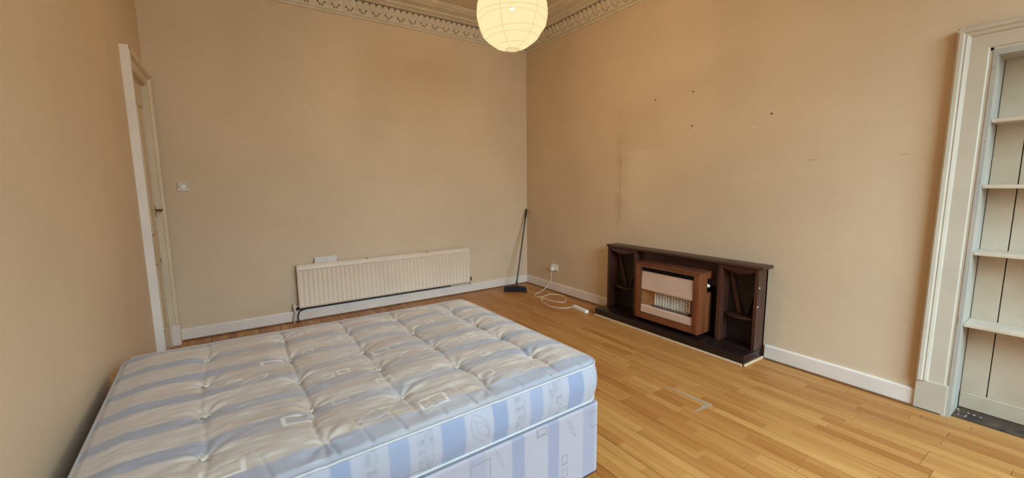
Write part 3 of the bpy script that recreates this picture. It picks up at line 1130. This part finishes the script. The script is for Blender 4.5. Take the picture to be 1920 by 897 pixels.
part(MB().lathe([(.05, -.03), (.05, -.008), (.03, 0)], 20, (LC.x, LC.y, H), 'z'), 'ceiling_rose', M['white_plastic'], lamp, 40)
pl = bpy.data.lights.new('bulb', 'POINT')
pl.energy = BULB
pl.color = (1.0, .76, .40)
pl.shadow_soft_size = .030
po = bpy.data.objects.new('bulb', pl)
COL.objects.link(po)
po.parent = lamp
po.location = LC + Vector((.02, 0, -.03)) - lamp.location

# ------------------------------------------------------------------ bed: divan base and mattress
BX, BY, BTH = -2.268, -3.721, .024
BL, BW = 1.900, 1.395

_lat = {}


def vnoise(x, y, seed=0):
    """smooth value noise on arrays"""
    if seed not in _lat:
        _lat[seed] = np.random.default_rng(100 + seed).random((64, 64))
    L = _lat[seed]
    xi, yi = np.floor(x).astype(int), np.floor(y).astype(int)
    fx, fy = x - xi, y - yi
    fx, fy = fx * fx * (3 - 2 * fx), fy * fy * (3 - 2 * fy)
    g = lambda a, b: L[a % 64, b % 64]
    return (g(xi, yi) * (1 - fx) + g(xi + 1, yi) * fx) * (1 - fy) + (g(xi, yi + 1) * (1 - fx) + g(xi + 1, yi + 1) * fx) * fy


def sstep(a, b, x):
    t = np.clip((x - a) / (b - a), 0, 1)
    return t * t * (3 - 2 * t)


def band(x, a, b, e=.004):
    return sstep(a - e, a + e, x) * (1 - sstep(b - e, b + e, x))


CREAM, BLUE, TAN, WHITE, PALE, GREY = [np.array(lin(c)) for c in ((192, 175, 160), (148, 146, 154), (176, 152, 132), (216, 204, 190), (154, 148, 153), (121, 116, 119))]
SBLUE = np.array(lin((120, 126, 147)))


def outline(s, t, cs, ct, w, h, lw, rot=0.0):
    c, d = math.cos(rot), math.sin(rot)
    u = (s - cs) * c + (t - ct) * d
    v = -(s - cs) * d + (t - ct) * c
    o = (np.abs(u) < w / 2) & (np.abs(v) < h / 2)
    i = (np.abs(u) < w / 2 - lw) & (np.abs(v) < h / 2 - lw)
    return (o & ~i).astype(float)


def leaf(s, t, cs, ct, ln, wd, lw, rot):
    c, d = math.cos(rot), math.sin(rot)
    u = ((s - cs) * c + (t - ct) * d) / (ln / 2)
    v = (-(s - cs) * d + (t - ct) * c)
    e = wd / 2 * np.clip(1 - u * u, 0, 1)
    return ((np.abs(np.abs(v) - e) < lw / 2) & (np.abs(u) < 1)).astype(float)


def lay(col, c, m):
    m = m[..., None]
    return col * (1 - m) + c * m


def top_colour(s, t):
    col = np.ones(s.shape + (3,)) * CREAM
    tan = vnoise(s * 2.2, t * 16, 1) * .6 + vnoise(s * 6, t * 40, 2) * .4
    mid = sstep(1.75, 1.35, s) * sstep(.02, .25, s)
    col = lay(col, TAN, np.clip(sstep(.42, .75, tan) * (.25 + .55 * mid), 0, 1))
    # darker woven blocks on a loose grid
    blk = vnoise(np.floor(s / .165) * 7.3, np.floor((t + .03) / .098) * 5.1, 3)
    col = lay(col, TAN * .93, sstep(.55, .8, blk) * .35 * mid)
    wob = (vnoise(s * 3.5, t * 2, 4) - .5) * .018 * mid
    inten = .95 - .5 * mid * vnoise(s * 4.2, np.floor(t * 5 + .5) * 3.7, 5)
    for tk, wk in ((.030, .105), (.298, .070), (.492, .066), (.692, .064), (.895, .064), (1.100, .064), (1.300, .062)):
        w = wk * (1 + .5 * mid * (vnoise(s * 5, t * 0 + tk * 31, 6) - .4))
        m = sstep(0, .012, w / 2 - np.abs(t + wob - tk) + .006)
        col = lay(col, BLUE, np.clip(m * inten, 0, 1))
    # fine streaks of blue and white across the weave
    st = vnoise(s * 9, t * 70, 7)
    col = lay(col, BLUE, sstep(.72, .95, st) * .35 * mid)
    col = lay(col, WHITE, sstep(.70, .95, vnoise(s * 7, t * 60, 8)) * .30 * mid)
    # white woven squares and leaves
    m = np.zeros(s.shape)
    for (a, b, w, h, lw) in ((1.315, .869, .095, .060, .010), (1.290, .285, .110, .066, .012), (1.523, .115, .120, .075, .012), (1.157, 1.188, .045, .045, .007),
                             (1.083, 1.210, .048, .048, .007), (1.155, .914, .050, .044, .007), (.945, 1.0, .085, .055, .008), (.851, .704, .088, .060, .009), (.454, 1.279, .044, .044, .007),
                             (.378, 1.267, .044, .044, .007), (.466, .977, .052, .050, .008), (1.132, .560, .052, .044, .007), (1.066, .565, .052, .046, .008), (.934, .395, .075, .055, .010),
                             (1.136, .323, .062, .044, .007), (.439, .622, .046, .046, .006), (.366, .625, .046, .046, .006), (.443, .359, .052, .050, .008), (.837, .109, .115, .070, .010),
                             (1.66, .985, .0, .0, .0), (1.47, .745, .060, .010, .010), (.70, 1.02, .07, .03, .008), (.55, .17, .07, .05, .007), (.16, 1.02, .05, .05, .006), (.12, .62, .05, .03, .006)):
        m = np.maximum(m, outline(s, t, a, b, w, h, lw))
    for (a, b, ln, wd, ro) in ((.78, 1.18, .17, .05, -.35), (.72, .60, .17, .06, -.30), (1.40, .70, .12, .04, -.5), (.33, .75, .14, .05, -.3), (1.05, .14, .15, .05, -.3)):
        m = np.maximum(m, leaf(s, t, a, b, ln, wd, .006, ro))
    col = lay(col, WHITE, m * .85)
    for (a, b, c, d) in ((1.02, 1.12, .10, .15), (.88, .98, .125, .165), (.40, .62, .10, .15)):
        col = lay(col, PALE, band(s, a, b) * band(t, c, d) * .45)
    # ageing: faint beige bloom in the middle of the sleeping area
    bl = np.exp(-((s - .95) / .55) ** 2 - ((t - .65) / .42) ** 2) * (.5 + .5 * vnoise(s * 4, t * 4, 9))
    return lay(col, TAN, bl * .22)


def side_colour(e, z, front):
    """e: distance along the edge from the corner, z: height in metres (mattress border)"""
    col = np.ones(e.shape + (3,)) * PALE  # border colours set darker than the top's, standing in for weaker light there
    bands = ((.132, .225, 1), (.378, .447, .7), (.565, .636, 1), (.764, .863, .9), (.987, 1.061, .75), (1.186, 1.248, .9), (1.40, 1.47, .8), (1.60, 1.69, 1), (1.80, 1.87, .8))
    for a, b, k in bands:
        col = lay(col, SBLUE, band(e, a, b, .003) * .95 * k)
    gr = ((.27, .345), (.475, .53), (.895, .955), (1.10, 1.15), (1.30, 1.36))
    for a, b in gr:
        cell = vnoise(np.floor(e / .016) * 3.7, np.floor(z / .021) * 5.3, 12)
        line = .5 + .5 * ((z * 1000) % 21 > 4) * ((e * 1000) % 16 > 3)
        col = lay(col, GREY, band(e, a, b, .002) * (.12 + .42 * sstep(.35, .7, cell)) * line)
    m = np.zeros(e.shape)
    for (a, b, w, h) in ((.325, .462, .085, .035), (.24, .475, .05, .028), (.955, .462, .10, .040), (.86, .472, .06, .03), (1.35, .465, .09, .04)):
        m = np.maximum(m, outline(e, z, a, b, w, h, .007))
    col = lay(col, GREY * .9, m * .55)
    m = np.maximum(leaf(e, z, .70, .56, .15, .07, .005, 1.2), leaf(e, z, .69, .555, .11, .035, .004, 1.0))
    col = lay(col, GREY, m * .5)
    m = leaf(e, z, .06, .56, .12, .04, .004, 1.3)
    return lay(col, GREY, m * .4)


def base_colour(e, z):
    col = np.ones(e.shape + (3,)) * np.array(lin((152, 141, 144)))
    bl = np.array(lin((128, 124, 138)))
    for a, b, k in ((.035, .115, .65), (.270, .336, .95), (.470, .536, .95), (.665, .745, .4), (.93, 1.0, .9), (1.15, 1.22, .9), (1.36, 1.43, .9), (1.57, 1.64, .9), (1.78, 1.85, .9)):
        col = lay(col, bl, band(e, a, b, .003) * k)
    m = np.zeros(e.shape)
    for (a, b, w, h) in ((.040, .350, .062, .085), (.234, .212, .038, .046), (.234, .146, .038, .046), (.690, .345, .095, .10), (.372, .405, .06, .040), (.92, .28, .09, .09), (1.3, .3, .08, .09)):
        m = np.maximum(m, outline(e, z, a, b, w, h, .006))
    col = lay(col, GREY * .85, m * .7)
    m = np.zeros(e.shape)
    for (a, b, ro) in ((.20, .36, 1.1), (.185, .35, 1.1), (.83, .33, 1.2), (.60, .37, 1.2), (.45, .17, 1.5), (.40, .12, 1.6)):
        m = np.maximum(m, leaf(e, z, a, b, .11, .012, .004, ro))
    return lay(col, GREY, m * .55)


def fabric(name, rough=.7, sheen=.2):
    t = NT(name)
    at = t.n('ShaderNodeAttribute', attribute_name='print')
    c = t.mix(t.math('MULTIPLY', t.ramp(t.noise(14, 5), .35, .7), .10), at.outputs['Color'], lin((150, 140, 132)))
    t.base(c).rough(rough)
    t.p.inputs['Sheen Weight'].default_value = sheen
    t.p.inputs['Specular IOR Level'].default_value = .35
    t.bump(t.noise(240, 2), .12, .001)
    return t.m


M['ticking'] = fabric('striped_mattress_ticking', .55)
M['base_cloth'] = fabric('striped_divan_cloth', .6)
M['piping'] = simple('white_piping', (172, 166, 164), .6, .04, 30)
M['button'] = simple('cream_tuft_cotton', (206, 190, 172), .8, .05, 60)

mat_t = thing('mattress', (BX, BY, .44), 'worn button tufted mattress with pale blue stripes and woven squares', 'mattress')
mat_t.rotation_euler = (0, 0, BTH)
TUFTS = [(s, t) for s in (1.572, .917, .246) for t in (1.108, .805, .536, .246)] + [(s, t) for s in (1.240, .604) for t in (.900, .630, .356)] + [(1.24, 1.19), (.604, 1.19), (1.24, .09), (.604, .09)]
ZE, ZB = .648, .448


def top_height(s, t):
    ed = np.minimum(np.minimum(s, BL - s), np.minimum(t, BW - t))
    z = ZE + .022 * sstep(0, .13, ed) - .012 * (1 - sstep(0, .022, ed))
    amp = sstep(.0, .10, ed)
    # seams pulled down along the tuft rows, fading at the head end
    for s0 in (1.572, 1.240, .917, .604, .246):
        sw_ = s0 + (vnoise(t * 5, t * 0 + s0 * 9, 21) - .5) * .03
        k = .007 + .009 * vnoise(t * 4, t * 0 + s0 * 17, 22)
        if s0 > 1.5:
            k = k * .55
        d = np.abs(s - sw_)
        z = z - amp * k * (np.exp(-(d / .050) ** 2) * .6 + np.exp(-(d / .009) ** 2) * .65)
    for i, (a, b) in enumerate(TUFTS):
        edge = b < .12
        ds, dt = s - a, t - b
        r = np.sqrt(ds ** 2 + dt ** 2)
        an = np.arctan2(dt, ds)
        dep = .021 if not edge else .005
        z = z - dep * (np.exp(-(r / .030) ** 2) * .65 + np.exp(-(r / .085) ** 2) * .45)
        # creases radiating from each tuft
        ph = (i * 1.7) % 6.28
        z = z + .0026 * np.sin(an * 7 + ph) * np.exp(-((r - .055) / .045) ** 2)
    # crumpled cloth
    z = z + amp * (.007 * (vnoise(s * 6, t * 8, 23) - .5) + .004 * (vnoise(s * 16 + t * 3, t * 30, 24) - .5) + .0028 * (vnoise(s * 24, t * 70, 25) - .5))
    # soft creases running in from the front edge
    for s0, k in ((.13, .8), (.31, 1), (.47, .7), (.70, 1), (.83, .6), (.99, .9), (1.11, .8), (1.22, 1), (1.41, .8), (1.58, .7)):
        d = (s - s0 - (t - .05) * .25)
        z = z - .0100 * k * np.exp(-(d / .007) ** 2) * sstep(.004, .03, t) * sstep(.19, .06, t)
        z = z + .004 * k * np.exp(-((d - .018) / .014) ** 2) * sstep(.004, .03, t) * sstep(.22, .06, t)
    z = z + .020 * (s / BL) * (t / BW) - .012 * (s / 1.33) * (1 - t / BW)
    return z


def plan(s, t, R):
    """round the plan corners: square corner patch -> quarter disc"""
    s, t = s.copy(), t.copy()
    for cs, ss in ((R, -1), (BL - R, 1)):
        for ct, st in ((R, -1), (BW - R, 1)):
            a, b = (s - cs) * ss / R, (t - ct) * st / R
            k = (a > 0) & (b > 0)
            na = a * np.sqrt(np.clip(1 - b * b / 2, 0, 1))
            nb = b * np.sqrt(np.clip(1 - a * a / 2, 0, 1))
            s = np.where(k, cs + ss * na * R, s)
            t = np.where(k, ct + st * nb * R, t)
    return s, t


NSX, NTY = 420, 310
gs = np.linspace(0, BL, NSX + 1)
gt = np.linspace(0, BW, NTY + 1)
S, Tt = np.meshgrid(gs, gt)
Zt = top_height(S, Tt)
S2, T2 = plan(S, Tt, .085)
V = np.stack([-S2.ravel(), T2.ravel(), Zt.ravel()], 1)
C = top_colour(S2, T2).reshape(-1, 3)
w = NSX + 1
jj, ii = np.meshgrid(np.arange(NTY), np.arange(NSX), indexing='ij')
q = (jj * w + ii).ravel()
F = np.stack([q, q + w, q + w + 1, q + 1], 1)
# boundary loop, starting at the near right corner, along the front edge
loop = [(0, i) for i in range(0, NSX)] + [(j, NSX) for j in range(0, NTY)] + [(NTY, i) for i in range(NSX, 0, -1)] + [(j, 0) for j in range(NTY, 0, -1)]
lid = np.array([j * w + i for j, i in loop])
ps = np.array([S2[j, i] for j, i in loop])
pt = np.array([T2[j, i] for j, i in loop])
pz = np.array([Zt[j, i] for j, i in loop])
d1 = np.roll(ps, -1) - np.roll(ps, 1)
d2 = np.roll(pt, -1) - np.roll(pt, 1)
ln_ = np.hypot(d1, d2)
ns, nt = d2 / ln_, -d1 / ln_           # outward
arc = np.concatenate([[0], np.cumsum(np.hypot(np.diff(ps), np.diff(pt)))])
on_front = np.arange(len(loop)) < NSX
NR = 44
Vs, Cs = [], []
for r in range(1, NR + 1):
    f_ = r / NR
    z = pz * (1 - f_) + ZB * f_
    bulge = .020 * math.sin(PI * min(1, f_ * 1.02)) ** .8 + .006 * (vnoise(arc * 9, arc * 0 + f_ * 3, 31) - .5) * math.sin(PI * f_)
    bulge = bulge - .010 * (f_ > .97)
    Vs.append(np.stack([-(ps + ns * bulge), pt + nt * bulge, z], 1))
    e = np.where(on_front, ps, np.where(ps < .09, pt, np.where(ps > BL - .09, pt, ps)))
    Cs.append(side_colour(e, np.full_like(e, 1.0) * (ZB + (ZE - ZB) * (1 - f_)), on_front))
nV = len(V)
V = np.concatenate([V] + Vs)
C = np.concatenate([C] + Cs)
m = len(loop)
prev = lid
F2 = []
for r in range(NR):
    cur = nV + r * m + np.arange(m)
    F2.append(np.stack([prev, np.roll(prev, -1), np.roll(cur, -1), cur], 1))
    prev = cur
F = np.concatenate([F] + F2)
Fl = F.tolist()
Fl.append(list(reversed(prev.tolist())))        # underside
me = bpy.data.meshes.new('mattress_body')
me.from_pydata(V.tolist(), [], Fl)
at = me.attributes.new('print', 'FLOAT_COLOR', 'POINT')
at.data.foreach_set('color', np.concatenate([C, np.ones((len(C), 1))], 1).astype(np.float32).ravel())
me.materials.append(M['ticking'])
bm = bmesh.new()
bm.from_mesh(me)
bmesh.ops.recalc_face_normals(bm, faces=bm.faces[:])
bm.to_mesh(me)
bm.free()
me.polygons.foreach_set('use_smooth', [True] * len(me.polygons))
me.set_sharp_from_angle(angle=math.radians(60))
me.update()
body = bpy.data.objects.new('mattress_body', me)
COL.objects.link(body)
body.parent = mat_t
body.location = (0, 0, -.44)


def bed_part(mb, name, mat, parent, z0, smooth=50):
    o = bpy.data.objects.new(name, mb.mesh(name, mat, smooth))
    COL.objects.link(o)
    o.parent = parent
    o.location = (0, 0, -z0)
    return o


idx = range(0, m, 4)
bed_part(MB().tube([(-(ps[i] + ns[i] * .004), pt[i] + nt[i] * .004, pz[i] - .003) for i in idx], .0058, 8, True), 'top_piping', M['piping'], mat_t, .44)
bed_part(MB().tube([(-(ps[i] + ns[i] * .004), pt[i] + nt[i] * .004, ZB + .007) for i in idx], .0058, 8, True), 'bottom_piping', M['piping'], mat_t, .44)
tm = MB()
tm.lathe([(.004, -.004), (.011, 0), (.013, .004), (.009, .008), (.003, .009)], 10)
for k in range(5):
    q0 = k * 1.256
    tm.tube([(0, 0, .004), (.010 * math.cos(q0), .010 * math.sin(q0), .010), (.019 * math.cos(q0 + .3), .019 * math.sin(q0 + .3), .006)], [.0025, .0022, .0012], 5)
tuft_me = tm.mesh('tuft_button', M['button'], 50)
for (a, b) in TUFTS:
    if b < .12:
        continue
    o = bpy.data.objects.new('tuft_button', tuft_me)
    COL.objects.link(o)
    o.parent = mat_t
    o.location = (-a, b, float(top_height(np.array([a]), np.array([b]))[0]) - .44 + .001)
    o.rotation_euler = (0, 0, rl.uniform(0, 3))

# divan base
bb_t = thing('bed_base', (BX, BY, 0), 'pale blue striped fabric divan base under the mattress', 'bed base')
bb_t.rotation_euler = (0, 0, BTH)


def rr_loop(s0, s1, t0, t1, R, n=8):
    out = []
    for (cs, ct, a0) in ((s0 + R, t0 + R, PI), (s1 - R, t0 + R, 1.5 * PI), (s1 - R, t1 - R, 0), (s0 + R, t1 - R, .5 * PI)):
        for k in range(n + 1):
            q = a0 + (PI / 2) * k / n
            out.append((cs + R * math.cos(q), ct + R * math.sin(q)))
    return out


corner = rr_loop(-.004, BL + .002, -.002, BW - .004, .035)
dense = []
for (p, q_) in zip(corner, corner[1:] + corner[:1]):
    L_ = math.hypot(q_[0] - p[0], q_[1] - p[1])
    k = max(1, int(L_ / .005))
    dense += [(p[0] + (q_[0] - p[0]) * i / k, p[1] + (q_[1] - p[1]) * i / k) for i in range(k)]
dn = np.array(dense)
NZ = 76
zz = np.linspace(.062, .430, NZ)
v, c = [], []
for z in zz:
    inset = .006 * max(0, (z - .420) / .010)
    cx, cy = BL / 2, BW / 2
    s_, t_ = dn[:, 0], dn[:, 1]
    v.append(np.stack([-(s_ + np.sign(cx - s_) * inset), t_ + np.sign(cy - t_) * inset, np.full(len(dn), z)], 1))
    e = np.where(t_ < .02, s_, np.where(s_ < .02, t_ + .14, np.where(s_ > BL - .02, t_, s_)))
    c.append(base_colour(e, np.full(len(dn), z)))
v, c = np.concatenate(v), np.concatenate(c)
md = len(dn)
f = []
for r in range(NZ - 1):
    a = r * md + np.arange(md)
    b = a + md
    f.append(np.stack([a, np.roll(a, -1), np.roll(b, -1), b], 1))
fl = np.concatenate(f).tolist()
fl.append(list(range((NZ - 1) * md, NZ * md)))
fl.append(list(reversed(range(md))))
me = bpy.data.meshes.new('base_body')
me.from_pydata(v.tolist(), [], fl)
at = me.attributes.new('print', 'FLOAT_COLOR', 'POINT')
at.data.foreach_set('color', np.concatenate([c, np.ones((len(c), 1))], 1).astype(np.float32).ravel())
me.materials.append(M['base_cloth'])
bm = bmesh.new()
bm.from_mesh(me)
bmesh.ops.recalc_face_normals(bm, faces=bm.faces[:])
bm.to_mesh(me)
bm.free()
me.polygons.foreach_set('use_smooth', [True] * len(me.polygons))
me.set_sharp_from_angle(angle=math.radians(40))
o = bpy.data.objects.new('base_body', me)
COL.objects.link(o)
o.parent = bb_t
bed_part(MB().tube([(-p[0], p[1], .064) for p in dense[::6]], .004, 6, True), 'bottom_edging', M['castor'], bb_t, 0)
pad = rr_loop(.030, BL - .030, .030, BW - .030, .03)
M['pad'] = simple('grey_blue_top_cloth', (112, 128, 138), .9, .06, 20)  # grey-blue cloth, its colour darkened to paint in the shade of the gap
bed_part(MB().prism(pad, lambda p, q_, w_: (-p, q_, w_), .428, .4475), 'top_cloth', M['pad'], bb_t, 0, 30)
for (a, b) in ((.07, .07), (BL - .07, .07), (.07, BW - .07), (BL - .07, BW - .07)):
    cs_ = bed_part(MB().box(-a - .026, -a + .026, b - .026, b + .026, .044, .064, .004), 'castor', M['castor'], bb_t, 0)
    wl = MB().lathe([(.012, -.016), (.024, -.014), (.025, 0), (.024, .014), (.012, .016)], 16, (-a, b, .025), 'x').mesh('wheel', M['black_plastic'], 40)
    o = bpy.data.objects.new('wheel', wl)
    COL.objects.link(o)
    o.parent = cs_
